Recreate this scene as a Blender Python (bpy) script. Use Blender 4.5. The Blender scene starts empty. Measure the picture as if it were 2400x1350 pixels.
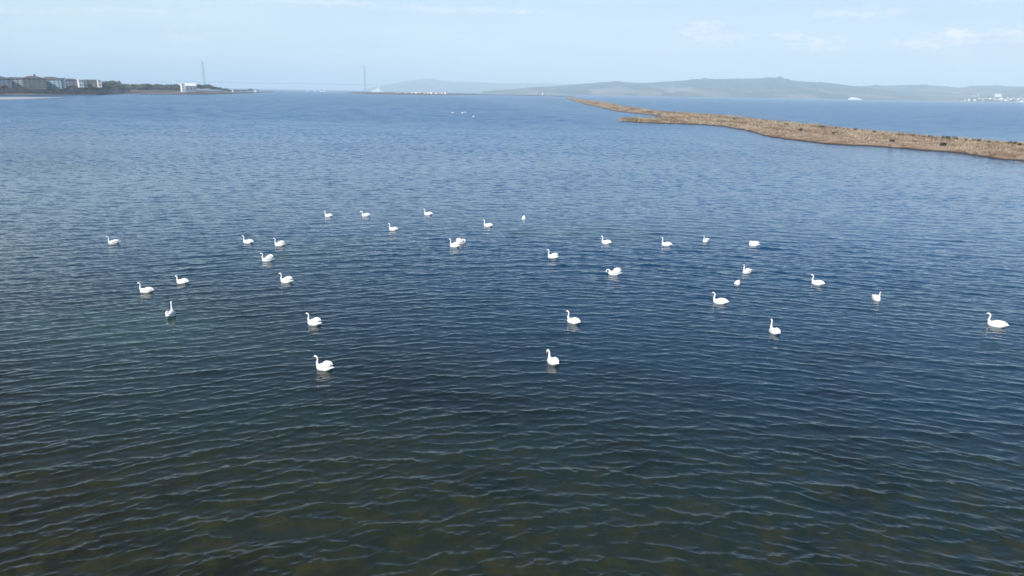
import bpy, bmesh, math, random
import numpy as np
from mathutils import Vector, Matrix

S = bpy.context.scene
C = S.collection
R = math.radians
PI = math.pi

# ------------------------------------------------------------------ camera
H = 11.0                      # the drone hangs 11 m above the water
F = 1622.0                    # focal length in pixels of a 2400 px wide frame
PITCH, ROLL = R(15.8), R(0.9)
FW = Vector((0, math.cos(PITCH), -math.sin(PITCH)))
U0 = Vector((0, math.sin(PITCH), math.cos(PITCH)))
R0 = Vector((1, 0, 0))
XC = R0 * math.cos(ROLL) + U0 * math.sin(ROLL)
YC = U0 * math.cos(ROLL) - R0 * math.sin(ROLL)
CAM = Vector((0, 0, H))
cd = bpy.data.cameras.new('camera')
cam = bpy.data.objects.new('camera', cd)
C.objects.link(cam)
cd.sensor_width = 36.0
cd.lens = 36.0 * F / 2400.0
cd.clip_start, cd.clip_end = 0.5, 60000
m = Matrix.Identity(4)
for i in range(3):
    m[i][0], m[i][1], m[i][2], m[i][3] = XC[i], YC[i], -FW[i], CAM[i]
cam.matrix_world = m
S.camera = cam

# ------------------------------------------------------------------ sky, sun, exposure
SUN_EL, SUN_AZ = 36.0, 212.0          # azimuth clockwise from +Y: behind the camera, a little left
S.view_settings.view_transform = 'Standard'
S.view_settings.look = 'None'
S.view_settings.exposure = 0.22
S.view_settings.gamma = 1.0
S.cycles.use_denoising = True
S.cycles.max_bounces = 6
S.cycles.volume_bounces = 3
S.cycles.caustics_reflective = False
S.cycles.caustics_refractive = False
S.cycles.sample_clamp_indirect = 4.0

W = bpy.data.worlds.new('World')
S.world = W
W.use_nodes = True


class NT:
    """Short-hand for building node trees."""
    def __init__(s, tree): s.t = tree; s.n = tree.nodes; s.l = tree.links
    def put(s, sock, v):
        if hasattr(v, 'is_output'): s.l.new(v, sock)
        elif v is not None:
            if hasattr(sock.default_value, '__len__') and not hasattr(v, '__len__'): v = (v,) * len(sock.default_value)
            if hasattr(sock.default_value, '__len__') and len(v) == 3 and len(sock.default_value) == 4: v = (*v, 1)
            sock.default_value = v
    def math(s, op, a, b=None, c=None, clamp=False):
        n = s.n.new('ShaderNodeMath'); n.operation = op; n.use_clamp = clamp
        for k, v in enumerate((a, b, c)):
            if v is not None: s.put(n.inputs[k], v)
        return n.outputs[0]
    def vmath(s, op, a, b=None):
        n = s.n.new('ShaderNodeVectorMath'); n.operation = op
        s.put(n.inputs[0], a)
        if b is not None: s.put(n.inputs['Scale' if op == 'SCALE' else 1], b)
        return n.outputs['Value' if op in ('LENGTH', 'DOT_PRODUCT') else 0]
    def sep(s, v):
        n = s.n.new('ShaderNodeSeparateXYZ'); s.put(n.inputs[0], v); return n.outputs
    def comb(s, x, y, z):
        n = s.n.new('ShaderNodeCombineXYZ')
        for k, v in enumerate((x, y, z)): s.put(n.inputs[k], v)
        return n.outputs[0]
    def noise(s, vec, scale, detail=3, rough=.5, dist=0, out='Fac'):
        n = s.n.new('ShaderNodeTexNoise'); s.put(n.inputs['Vector'], vec)
        n.inputs['Scale'].default_value = scale; n.inputs['Detail'].default_value = detail
        n.inputs['Roughness'].default_value = rough; n.inputs['Distortion'].default_value = dist
        return n.outputs[out]
    def range(s, v, a, b, c=0., d=1., smooth=True):
        n = s.n.new('ShaderNodeMapRange'); n.interpolation_type = 'SMOOTHSTEP' if smooth else 'LINEAR'
        s.put(n.inputs[0], v)
        for k, q in enumerate((a, b, c, d)): n.inputs[k + 1].default_value = q
        return n.outputs[0]
    def mix(s, f, a, b):
        n = s.n.new('ShaderNodeMix'); n.data_type = 'RGBA'
        s.put(n.inputs[0], f); s.put(n.inputs[6], a); s.put(n.inputs[7], b)
        return n.outputs[2]
    def ramp(s, f, stops):
        n = s.n.new('ShaderNodeValToRGB'); s.put(n.inputs[0], f)
        e = n.color_ramp.elements
        while len(e) < len(stops): e.new(.5)
        for k, (p, c) in enumerate(stops): e[k].position = p; e[k].color = (*c, 1)
        return n.outputs[0]


wt = NT(W.node_tree)
bg = W.node_tree.nodes['Background']
SKY_STRENGTH = 0.12
bg.inputs['Strength'].default_value = SKY_STRENGTH
sky = wt.n.new('ShaderNodeTexSky')
sky.sky_type = 'NISHITA'
sky.sun_disc = False
sky.sun_elevation = R(SUN_EL)
sky.sun_rotation = R(SUN_AZ)
sky.air_density, sky.dust_density, sky.ozone_density = 1.0, 0.5, 5.0
tc = wt.n.new('ShaderNodeTexCoord').outputs['Generated']
dirn = wt.vmath('NORMALIZE', tc)
dx, dy, dz = wt.sep(dirn)
el = wt.math('MULTIPLY', wt.math('ARCSINE', dz), 180 / PI)
az = wt.math('MULTIPLY', wt.math('ARCTAN2', dx, dy), 180 / PI)
# thin high veil that whitens the lower sky, streaked
veil = wt.range(el, 2.0, 19.0, 0.86, 0.0)
streak = wt.noise(wt.comb(wt.math('MULTIPLY', az, .05), wt.math('MULTIPLY', el, .42), 0), 1.0, 4, .55)
veil = wt.math('MULTIPLY', veil, wt.range(streak, .2, .8, .82, 1.12))
k = 1 / SKY_STRENGTH
veil_col = wt.ramp(wt.math('DIVIDE', el, 14.0), [(0, (.68, .71, .76)), (.25, (.62, .69, .78)), (.6, (.51, .69, .82)), (1, (.41, .66, .83))])
veil_col = wt.mix(wt.range(az, -38, 34, 1, 0), veil_col, (.70, .86, .92))
veil_col = wt.vmath('SCALE', veil_col, k)
col = wt.mix(veil, sky.outputs[0], veil_col)
# low cumulus puffs far beyond the hills: (azimuth, elevation, half width, half height, strength) in degrees
lump = wt.noise(wt.comb(wt.math('MULTIPLY', az, .8), wt.math('MULTIPLY', el, 2.0), 3.0), 1.0, 6, .68)
mask = None
for a, e, sa, se, st in ((30.9, 4.0, 1.7, .75, .75), (29.0, 3.6, 2.2, .6, .5), (33.6, 4.0, 1.6, .6, .55), (36.3, 3.6, 2.2, .8, .6),
                         (14.0, 4.6, 2.2, .8, .5), (15.2, 4.2, 3.4, .6, .35), (20.5, 4.3, 1.5, .4, .42), (22.6, 3.7, 2.8, .55, .5),
                         (24.5, 5.6, 3.2, .5, .32), (32.5, 6.4, 2.0, .5, .28), (-24.6, 3.5, 1.6, .7, .35), (-18.9, 7.3, 1.0, .65, .5),
                         (-37.5, 6.6, 1.8, 1.0, .5), (-4.5, 6.0, 9.0, .30, .30), (-15.0, 6.2, 6.0, .22, .3), (1.0, 7.1, 6.5, .35, .45),
                         (-27, 5.0, 5.0, .3, .25), (-34, 4.6, 4.0, .3, .25)):
    u = wt.math('DIVIDE', wt.math('SUBTRACT', az, a), sa)
    v = wt.math('DIVIDE', wt.math('SUBTRACT', el, e), se)
    q = wt.math('ADD', wt.math('MULTIPLY', u, u), wt.math('MULTIPLY', v, v))
    q = wt.math('ADD', q, wt.math('MULTIPLY', wt.math('SUBTRACT', lump, .5), 6.5))
    q = wt.range(q, 1.0, -.6, 0, min(1, st * 1.5))
    mask = q if mask is None else wt.math('MAXIMUM', mask, q)
col = wt.mix(mask, col, tuple(c * k for c in (.97, .96, 1.0)))
# grey undersides of a broad thin bank low in the middle
bank = wt.noise(wt.comb(wt.math('MULTIPLY', az, .11), wt.math('MULTIPLY', el, .6), 8.0), 1.0, 6, .62)
bank = wt.math('MULTIPLY', wt.range(bank, .42, .66, 0, .5), wt.range(el, 1.0, 3.2, .5, 1))
bank = wt.math('MULTIPLY', bank, wt.range(el, 4.5, 7.5, 1, .15))
col = wt.mix(bank, col, tuple(c * k for c in (.56, .66, .82)))
wt.l.new(col, bg.inputs['Color'])

sl = bpy.data.lights.new('sun', 'SUN')
sl.energy, sl.angle, sl.color = 4.7, R(0.5), (1.0, .955, .89)
sun = bpy.data.objects.new('sun', sl)
C.objects.link(sun)
sd = Vector((math.sin(R(SUN_AZ)) * math.cos(R(SUN_EL)), math.cos(R(SUN_AZ)) * math.cos(R(SUN_EL)), math.sin(R(SUN_EL))))
sun.rotation_euler = sd.to_track_quat('Z', 'Y').to_euler()
sun.location = sd * 60


# ------------------------------------------------------------------ survey helpers: photo pixel (2400 wide) to a place on the ground
def ray(px, py):
    return FW + XC * ((px - 1200) / F) + YC * ((675 - py) / F)


def ground(px, py, z=0.0):
    d = ray(px, py)
    t = (z - H) / d.z
    return CAM + d * t


def horizon(px):
    return 675 - 459.3 / math.cos(ROLL) + (px - 1200) * math.tan(ROLL)


def along(px, D, z=0.0):
    d = ray(px, horizon(px)); n = math.hypot(d.x, d.y)
    return Vector((d.x / n * D, d.y / n * D, z))


def zat(px, py, D):
    d = ray(px, py)
    return H + D * d.z / math.hypot(d.x, d.y)


def interp(x, pts):
    return float(np.interp(x, [p[0] for p in pts], [p[1] for p in pts]))


# ------------------------------------------------------------------ object helpers
def tag(o, label=None, cat=None, group=None, kind=None):
    if label: o['label'] = label
    if cat: o['category'] = cat
    if group: o['group'] = group
    if kind: o['kind'] = kind
    return o


def empty(name, loc, rz=0):
    o = bpy.data.objects.new(name, None); C.objects.link(o)
    o.location = loc; o.rotation_euler = (0, 0, rz); o.empty_display_size = .3
    return o


def link(name, me, mat=None, parent=None):
    o = bpy.data.objects.new(name, me); C.objects.link(o)
    if mat is not None and not me.materials: me.materials.append(mat)
    if parent is not None: o.parent = parent
    return o


def npmesh(name, V, Q, smooth=False):
    """mesh from numpy vertices (n,3) and faces (m,3|4)"""
    V = np.asarray(V, np.float32); Q = np.asarray(Q, np.int32); kq = Q.shape[1]
    me = bpy.data.meshes.new(name)
    me.vertices.add(len(V)); me.vertices.foreach_set('co', V.ravel())
    me.loops.add(Q.size); me.loops.foreach_set('vertex_index', Q.ravel())
    me.polygons.add(len(Q)); me.polygons.foreach_set('loop_start', np.arange(0, Q.size, kq, dtype=np.int32))
    me.polygons.foreach_set('loop_total', np.full(len(Q), kq, np.int32))
    if smooth: me.polygons.foreach_set('use_smooth', np.ones(len(Q), bool))
    me.update(calc_edges=True)
    return me


class MB:
    """collects shapes into one mesh"""
    def __init__(s): s.v = []; s.f = []
    def add(s, vs, fs):
        b = len(s.v); s.v += [tuple(q) for q in vs]; s.f += [tuple(b + i for i in f) for f in fs]; return s
    def box(s, c, d, rz=0):
        x, y, z = (q / 2 for q in d); cs, sn = math.cos(rz), math.sin(rz); vs = []
        for k in range(8):
            a, b, e = (x if k & 1 else -x), (y if k & 2 else -y), (z if k & 4 else -z)
            vs.append((c[0] + a * cs - b * sn, c[1] + a * sn + b * cs, c[2] + e))
        return s.add(vs, [(0, 2, 3, 1), (4, 5, 7, 6), (0, 1, 5, 4), (2, 6, 7, 3), (0, 4, 6, 2), (1, 3, 7, 5)])
    def frustum(s, z0, z1, a, b, c0=(0, 0), c1=(0, 0)):
        vs = [(c0[0] + i * a[0] / 2, c0[1] + j * a[1] / 2, z0) for i, j in ((-1, -1), (1, -1), (1, 1), (-1, 1))]
        vs += [(c1[0] + i * b[0] / 2, c1[1] + j * b[1] / 2, z1) for i, j in ((-1, -1), (1, -1), (1, 1), (-1, 1))]
        return s.add(vs, [(3, 2, 1, 0), (4, 5, 6, 7), (0, 1, 5, 4), (1, 2, 6, 5), (2, 3, 7, 6), (3, 0, 4, 7)])
    def gable(s, z0, h, w, d, over=.4):
        w2, d2 = w / 2 + over, d / 2 + over
        vs = [(-w2, -d2, z0), (w2, -d2, z0), (w2, d2, z0), (-w2, d2, z0), (-w2, 0, z0 + h), (w2, 0, z0 + h)]
        return s.add(vs, [(0, 1, 5, 4), (2, 3, 4, 5), (1, 2, 5), (3, 0, 4), (3, 2, 1, 0)])
    def hip(s, z0, h, w, d, over=.6):
        w2, d2 = w / 2 + over, d / 2 + over; r = max(w2 - d2, w2 * .25)
        vs = [(-w2, -d2, z0), (w2, -d2, z0), (w2, d2, z0), (-w2, d2, z0), (-r, 0, z0 + h), (r, 0, z0 + h)]
        return s.add(vs, [(0, 1, 5, 4), (1, 2, 5), (2, 3, 4, 5), (3, 0, 4), (3, 2, 1, 0)])
    def tube(s, pts, rads, n=8, flat=1.0):
        """closed tapered tube through 3-D points; flat scales the vertical radius"""
        P = [Vector(p) for p in pts]; rings = []
        for i, p in enumerate(P):
            t = (P[min(i + 1, len(P) - 1)] - P[max(i - 1, 0)]).normalized()
            side = Vector((0, 1, 0)) if abs(t.y) < .9 else Vector((1, 0, 0))
            side = (side - t * side.dot(t)).normalized(); up = t.cross(side)
            rings.append([p + side * (rads[i] * math.cos(2 * PI * j / n)) + up * (rads[i] * flat * math.sin(2 * PI * j / n)) for j in range(n)])
        vs = [q for r_ in rings for q in r_]; fs = []
        for i in range(len(P) - 1):
            for j in range(n):
                a, b = i * n + j, i * n + (j + 1) % n
                fs.append((a, b, b + n, a + n))
        fs.append(tuple(range(n))[::-1]); fs.append(tuple((len(P) - 1) * n + j for j in range(n)))
        return s.add(vs, fs)
    def ellipsoid(s, c, r, rot=None, nu=14, nv=9):
        vs, fs = [], []; M = rot or Matrix.Identity(3)
        for i in range(nv + 1):
            th = PI * i / nv
            for j in range(nu):
                ph = 2 * PI * j / nu
                q = M @ Vector((r[0] * math.cos(th), r[1] * math.sin(th) * math.cos(ph), r[2] * math.sin(th) * math.sin(ph)))
                vs.append(Vector(c) + q)
        for i in range(nv):
            for j in range(nu):
                a, b = i * nu + j, i * nu + (j + 1) % nu
                fs.append((a, b, b + nu, a + nu))
        return s.add(vs, fs)
    def mesh(s, name, smooth=False):
        me = bpy.data.meshes.new(name); me.from_pydata(s.v, [], s.f)
        bm = bmesh.new(); bm.from_mesh(me); bmesh.ops.remove_doubles(bm, verts=bm.verts, dist=1e-5)
        bmesh.ops.recalc_face_normals(bm, faces=bm.faces); bm.to_mesh(me); bm.free()
        if smooth: me.polygons.foreach_set('use_smooth', [True] * len(me.polygons))
        me.update(); return me
    def build(s, name, mat, parent=None, smooth=False):
        return link(name, s.mesh(name, smooth), mat, parent)


# ------------------------------------------------------------------ materials
def mat(name, a, b=None, scale=1.0, rough=.85, detail=4, spec=.3, lo=.35, hi=.65, obj=True):
    M = bpy.data.materials.new(name); M.use_nodes = True; t = NT(M.node_tree)
    p = M.node_tree.nodes['Principled BSDF']
    p.inputs['Roughness'].default_value = rough; p.inputs['Specular IOR Level'].default_value = spec
    b = b or tuple(c * .8 for c in a)
    v = t.n.new('ShaderNodeTexCoord').outputs['Object'] if obj else t.n.new('ShaderNodeNewGeometry').outputs['Position']
    f = t.range(t.noise(v, scale, detail, .6), lo, hi)
    t.l.new(t.mix(f, a, b), p.inputs['Base Color'])
    return M


M_feather = mat('white_feathers', (.86, .85, .82), (.78, .77, .74), 9, .75, spec=.15)
M_bill = mat('orange_bill', (.42, .21, .12), (.34, .17, .10), 20, .4)
M_black = mat('black_knob', (.02, .02, .02), (.03, .03, .03), 20, .5)
M_roof = mat('weathered_roof', (.10, .085, .085), (.14, .11, .10), .4)
M_roof_red = mat('tile_roof', (.20, .10, .07), (.15, .08, .065), .4)
M_glass = mat('window_glass', (.03, .04, .05), (.06, .07, .08), .5, .15, spec=.5)
M_white = mat('white_render', (.80, .79, .76), (.72, .71, .68), .3)
M_wallA = mat('pale_grey_render', (.40, .41, .43), (.33, .34, .36), .2)
M_wallB = mat('blue_grey_render', (.26, .31, .36), (.22, .27, .31), .2)
M_wallC = mat('grey_green_render', (.15, .17, .16), (.20, .21, .19), .2)
M_wallD = mat('teal_render', (.34, .46, .50), (.29, .40, .44), .2)
M_wallE = mat('lavender_render', (.38, .37, .43), (.32, .31, .37), .2)
M_steel = mat('bridge_steel', (.10, .11, .13), (.08, .09, .11), .02)
M_steel_white = mat('white_bridge_top', (.85, .85, .85), (.8, .8, .8), .02)
M_villa = mat('chalky_render', (.46, .46, .45), (.36, .36, .36), .1)
M_hull = mat('ship_hull', (.75, .76, .78), (.68, .69, .71), .1, .5)
M_dark_hull = mat('dark_hull', (.05, .07, .11), (.07, .09, .13), .1, .5)
M_bark = mat('bark', (.09, .07, .055), (.06, .05, .04), 2)
M_bare = mat('bare_twigs', (.11, .095, .105), (.065, .06, .068), .4, obj=False)
M_olive = mat('olive_foliage', (.105, .105, .075), (.065, .068, .05), .35, obj=False)
M_pine = mat('dark_pine_foliage', (.040, .060, .050), (.060, .078, .066), .35, obj=False)
M_shrub = mat('dark_shrub_leaves', (.035, .04, .022), (.06, .055, .03), 3, obj=False)
M_scrub = mat('dark_shore_scrub', (.018, .020, .024), (.04, .04, .045), .15, obj=False)
M_rustscrub = mat('rusty_scrub', (.15, .10, .085), (.09, .07, .06), .04, obj=False)

# ------------------------------------------------------------------ water
def build_water():
    rng = np.random.default_rng(7)
    # rows outward from a point under the camera, closer together nearby
    r = [0.5, 3., 6.]
    while r[-1] < 420:
        q = r[-1]; r.append(q + max(.03, .46 * (q * q + H * H) / (H * 692)) if q > 11 else q + .25)
    while r[-1] < 22000: r.append(r[-1] * 1.05)
    r = np.array(r)
    fine = np.linspace(-48, 48, 1180)
    coarse = np.linspace(48, 312, 90)[1:-1]
    a = np.radians(np.concatenate([fine, coarse]))
    nr, na = len(r), len(a)
    X = (r[:, None] * np.sin(a)[None, :]); Y = (r[:, None] * np.cos(a)[None, :])
    dr = np.gradient(r)[:, None]
    # wave trains: short wind chop whose crests bend across the bay
    n = 170
    lam = np.exp(rng.uniform(np.log(.12), np.log(2.2), n))
    w = np.exp(-(np.log(lam / .47)) ** 2 / (2 * .44 ** 2)) + .22 * (lam < .35) + .10 * (lam > .9)
    slope2 = w / w.sum() * 2 * WAVE_MSS
    amp = np.sqrt(slope2) * lam / (2 * PI)
    ang = rng.normal(0, .31, n) * np.where(lam < .45, 1.75, 1.0)
    ph = rng.uniform(0, 2 * PI, n)
    L, x0 = 11.0, 3.0
    Wp = -.30 * L * np.log(np.cosh(np.clip((X - x0) / L, -30, 30)))
    # gust patches
    gust = np.zeros_like(X)
    for _ in range(9):
        g = rng.uniform(.035, .22); th = rng.uniform(0, 2 * PI)
        gust += np.sin(g * (X * .45 * np.cos(th) + Y * np.sin(th)) + rng.uniform(0, 6.3))
    gust = np.clip(1 + .16 * gust, .5, 1.7)
    fade_side = np.ones(na); fade_side[len(fine):] = 0
    Z = np.zeros_like(X); DX = np.zeros_like(X); DY = np.zeros_like(X)
    far = r < 420
    i1 = int(far.sum())
    Xs, Ys = X[:i1], Y[:i1] - Wp[:i1]
    for i in range(n):
        k_ = 2 * PI / lam[i]; kx, ky = k_ * math.sin(ang[i]), k_ * math.cos(ang[i])
        att = np.clip(1.5 - dr[:i1] / lam[i] * 1.5, 0, 1)
        rows = int((att > 0).sum())
        if rows == 0: continue
        p = kx * Xs[:rows] + ky * Ys[:rows] + ph[i]
        A = amp[i] * att[:rows]
        Z[:rows] += A * np.cos(p); s_ = A * np.sin(p)
        DX[:rows] -= s_ * math.sin(ang[i]); DY[:rows] -= s_ * math.cos(ang[i])
    sd_ = Z[:600].std()
    Z = Z + .20 * (Z * Z - sd_ * sd_) / max(sd_, 1e-4)
    g = gust * fade_side[None, :]
    V = np.stack([X + DX * g * .95, Y + DY * g * .95, Z * g], -1).reshape(-1, 3)
    idx = np.arange(nr * na).reshape(nr, na); nx = np.roll(idx, -1, 1)
    Q = np.stack([idx[:-1], idx[1:], nx[1:], nx[:-1]], -1).reshape(-1, 4)
    me = npmesh('water', V, Q, True)
    M = bpy.data.materials.new('sea_water'); M.use_nodes = True; t = NT(M.node_tree)
    b = M.node_tree.nodes['Principled BSDF']
    P = t.n.new('ShaderNodeNewGeometry').outputs['Position']
    Nn = t.n.new('ShaderNodeNewGeometry').outputs['Normal']
    x, y, z = t.sep(P)
    flat = t.comb(x, y, 0)
    # depth of the bay grows away from the shallows under the camera and to the right
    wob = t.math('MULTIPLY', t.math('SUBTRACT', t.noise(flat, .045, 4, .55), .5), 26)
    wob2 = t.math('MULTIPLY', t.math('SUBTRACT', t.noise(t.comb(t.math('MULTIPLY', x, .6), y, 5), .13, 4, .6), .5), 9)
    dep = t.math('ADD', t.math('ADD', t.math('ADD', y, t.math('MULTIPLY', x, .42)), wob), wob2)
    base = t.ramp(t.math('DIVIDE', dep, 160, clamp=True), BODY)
    # dark weed beds showing through the shallows and green lighter patches
    weed = t.range(t.noise(t.comb(x, t.math('MULTIPLY', y, 1.3), 2), .21, 5, .62), .50, .66)
    near = t.range(y, 26, 44, 1, 0)
    base = t.mix(t.math('MULTIPLY', t.math('MULTIPLY', weed, near), .55), base, (.003, .004, .004))
    green = t.range(t.noise(t.comb(t.math('MULTIPLY', x, .55), y, 9), .085, 3, .5), .52, .68)
    gz = t.math('MULTIPLY', t.range(y, 20, 30, .25, 1), t.range(y, 46, 70, 1, 0))
    gx = t.range(x, 8, 30, 1, .15)
    base = t.mix(t.math('MULTIPLY', t.math('MULTIPLY', green, gz), t.math('MULTIPLY', gx, .55)), base, (.022, .062, .046))
    # seabed growth texture very near
    bed = t.noise(flat, 1.1, 6, .7)
    base = t.mix(t.math('MULTIPLY', t.range(y, 12, 26, .8, 0), t.range(bed, .42, .66)), base, (.034, .034, .011))
    t.l.new(base, b.inputs['Base Color'])
    b.inputs['IOR'].default_value = 1.333
    # capillary ripples and the small chop too fine for the mesh
    rr = t.vmath('LENGTH', flat)
    warp = t.math('ADD', y, t.math('MULTIPLY', x, .12))
    n1 = t.noise(t.comb(t.math('MULTIPLY', x, .38), warp, 0), 6.0, 3, .6, out='Color')
    n2 = t.noise(t.comb(t.math('MULTIPLY', x, .40), warp, 4), 1.7, 4, .65, out='Color')
    n3 = t.noise(t.comb(t.math('MULTIPLY', x, .42), warp, 7), .26, 5, .6, out='Color')
    half = (.5, .5, .5)
    a1 = t.vmath('SCALE', t.vmath('SUBTRACT', n1, half), t.range(rr, 15, 60, RIP[0], RIP[1]))
    a2 = t.vmath('SCALE', t.vmath('SUBTRACT', n2, half), t.range(rr, 25, 150, .0, RIP[2]))
    a3 = t.vmath('SCALE', t.vmath('SUBTRACT', n3, half), t.range(rr, 60, 500, .0, RIP[3]))
    slk = t.noise(t.comb(t.math('MULTIPLY', x, .25), y, 11), .035, 4, .6)      # slicks and wind lanes
    slk = t.range(slk, .34, .62, .62, 1.12)
    p1, p2 = ground(2400, 381), ground(1700, 298); q_ = (p2 - p1).normalized()
    off = t.math('SUBTRACT', t.math('MULTIPLY', t.math('SUBTRACT', x, p1.x), -q_.y), t.math('MULTIPLY', t.math('SUBTRACT', y, p1.y), -q_.x))
    lee = t.math('ADD', off, t.math('MULTIPLY', t.math('SUBTRACT', t.noise(t.comb(t.math('MULTIPLY', off, 2.2), t.math('MULTIPLY', t.math('ADD', t.math('MULTIPLY', x, q_.x), t.math('MULTIPLY', y, q_.y)), .35), 2), .03, 5, .62), .5), 110))
    lee = t.math('MULTIPLY', t.range(lee, 4, 62, .30, 1), t.range(lee, -24, -8, 2, 1))
    slk = t.math('MULTIPLY', slk, lee)                                       # calmer strip in the lee of the spit
    pert = t.vmath('SCALE', t.vmath('ADD', t.vmath('ADD', a1, a2), a3), slk)
    pert = t.vmath('MULTIPLY', pert, (.55, 1.0, 0.0))
    t.l.new(t.vmath('NORMALIZE', t.vmath('ADD', Nn, pert)), b.inputs['Normal'])
    t.l.new(t.range(y, 20, 300, .06, .25), b.inputs['Roughness'])
    t.l.new(t.range(y, 35, 150, .5, .25), b.inputs['Specular IOR Level'])   # steep chop hides much of the mirror-like water farther out
    o = link('water', me, M); o['kind'] = 'structure'


WAVE_MSS = .021
RIP = (.24, .46, 1.5, 1.6)
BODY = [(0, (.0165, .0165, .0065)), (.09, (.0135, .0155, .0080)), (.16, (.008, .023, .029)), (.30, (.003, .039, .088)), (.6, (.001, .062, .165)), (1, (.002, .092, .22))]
build_water()


# ------------------------------------------------------------------ land
def land(name, near, depth, height, material, nu=160, nv=18, skew=0.0, rough=.5, seed=1, far=None, prof=None, lead=14):
    """a low shore: near edge surveyed from the photo, running back from it"""
    rng = random.Random(seed)
    xs = np.linspace(near[0][0], near[-1][0], nu); V = []
    for i, px in enumerate(xs):
        g = ground(px, interp(px, near)); D = math.hypot(g.x, g.y)
        dp = depth if not callable(depth) else depth(px)
        for j in range(nv):
            v = j / (nv - 1); s = (v ** 1.7) * dp
            d = (D - lead * (D / 700) + s) / D
            hh = height if not callable(height) else height(px)
            z = prof(px, s) if prof else hh * (min(1, v / .5) ** .8) * (1 if v < .8 else max(0, (1 - v) / .2) ** .5) - .35 * (v == 0)
            z += (rng.random() - .5) * rough * (0 < j < nv - 1)
            if j == nv - 1: z = -1
            V.append((g.x * d, g.y * d, z if j else -.5))
    idx = np.arange(nu * nv).reshape(nu, nv)
    Q = np.stack([idx[:-1, :-1], idx[1:, :-1], idx[1:, 1:], idx[:-1, 1:]], -1).reshape(-1, 4)
    o = link(name, npmesh(name, V, Q, True), material); o['kind'] = 'structure'
    return o


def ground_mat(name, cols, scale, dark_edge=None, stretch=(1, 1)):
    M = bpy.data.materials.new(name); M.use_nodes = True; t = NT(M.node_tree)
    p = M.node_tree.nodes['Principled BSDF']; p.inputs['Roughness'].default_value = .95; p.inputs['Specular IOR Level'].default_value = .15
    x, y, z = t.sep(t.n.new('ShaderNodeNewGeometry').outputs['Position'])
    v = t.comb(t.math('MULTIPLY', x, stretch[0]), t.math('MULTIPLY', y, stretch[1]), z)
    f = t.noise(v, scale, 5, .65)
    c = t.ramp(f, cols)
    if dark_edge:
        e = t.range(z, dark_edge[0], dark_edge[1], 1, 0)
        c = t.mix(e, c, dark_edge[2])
    t.l.new(c, p.inputs['Base Color'])
    return M


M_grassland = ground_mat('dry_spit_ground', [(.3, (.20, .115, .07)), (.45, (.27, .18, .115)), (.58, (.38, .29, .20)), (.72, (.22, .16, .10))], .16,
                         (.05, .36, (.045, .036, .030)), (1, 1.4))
M_shore = ground_mat('left_shore_ground', [(.3, (.07, .065, .06)), (.5, (.16, .13, .12)), (.62, (.30, .25, .23)), (.8, (.15, .13, .11))], .02, (.2, 1.2, (.05, .05, .05)))
M_mud = ground_mat('pale_mud', [(.3, (.38, .37, .37)), (.6, (.46, .44, .43)), (.8, (.34, .33, .33))], .04, (-.05, .16, (.05, .05, .06)))
M_bar = ground_mat('rusty_bar', [(.3, (.20, .13, .11)), (.5, (.14, .09, .08)), (.7, (.26, .19, .17))], .02, (.0, .3, (.06, .05, .05)))

NEAR_LEFT = [(-420, 224), (-200, 223.5), (0, 222.5), (120, 222.8), (225, 222.2), (250, 220.8), (290, 219.5), (330, 220.5), (400, 221), (480, 221), (540, 219.5), (600, 217.5), (645, 215.2)]


def left_ground(px, s):
    """point s metres inland of the left shore, with the height of the land there"""
    g = ground(px, interp(px, NEAR_LEFT)); D = math.hypot(g.x, g.y)
    z = 5.0 * min(1, s / 300) ** .6
    return g.x * (D + s) / D, g.y * (D + s) / D, z, D + s


land('shore', NEAR_LEFT, lambda px: interp(px, [(-400, 900), (400, 800), (560, 300), (645, 90)]),
     lambda px: interp(px, [(-400, 5.5), (430, 5.5), (540, 3.5), (645, .8)]), M_shore, seed=3)
land('mudflat', [(-420, 245), (-200, 240), (-60, 236), (0, 233.6), (60, 232.4), (110, 230.8), (147, 229.0)],
     lambda px: interp(px, [(-400, 160), (60, 120), (120, 50), (147, 5)]), .42, M_mud, 60, 10, rough=.05, lead=3)
land('sandbar', [(812, 217.6), (850, 220), (900, 221.5), (980, 222.5), (1060, 223), (1110, 222.6), (1180, 222.8), (1260, 224.2), (1335, 226.5)],
     lambda px: interp(px, [(812, 60), (900, 260), (1080, 260), (1130, 60), (1335, 40)]),
     lambda px: interp(px, [(812, 1), (900, 2.2), (1080, 2.0), (1130, 1.9), (1335, 1.7)]), M_bar, 120, 10, rough=.2, lead=6)


# the long spit on the right: both edges surveyed
NEAR_SPIT = [(3000, 478), (2700, 432), (2560, 407), (2400, 381), (2330, 374), (2250, 362), (2150, 354), (2050, 347), (1950, 342), (1850, 332), (1790, 321), (1755, 309),
             (1700, 298), (1640, 293), (1600, 288), (1565, 278), (1535, 271), (1490, 267), (1440, 261), (1400, 251), (1370, 245), (1345, 238), (1330, 231)]
FAR_SPIT = [(3000, 404), (2700, 374), (2560, 357), (2400, 341), (2300, 333), (2200, 326), (2100, 316), (2000, 307), (1900, 295), (1800, 286), (1700, 275), (1650, 271), (1600, 267.5),
            (1560, 265), (1520, 262), (1490, 257.5), (1460, 252), (1440, 247), (1420, 243), (1400, 239.5), (1375, 236), (1350, 232), (1333, 228.5)]


def polyline(pts, n):
    P = [ground(*p) for p in pts]; d = [0]
    for a, b in zip(P, P[1:]): d.append(d[-1] + math.sqrt((a - b).length))      # nearer stretches get more rows
    t = np.linspace(0, d[-1], n)
    return [Vector((np.interp(q, d, [p.x for p in P]), np.interp(q, d, [p.y for p in P]), 0)) for q in t]


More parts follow.
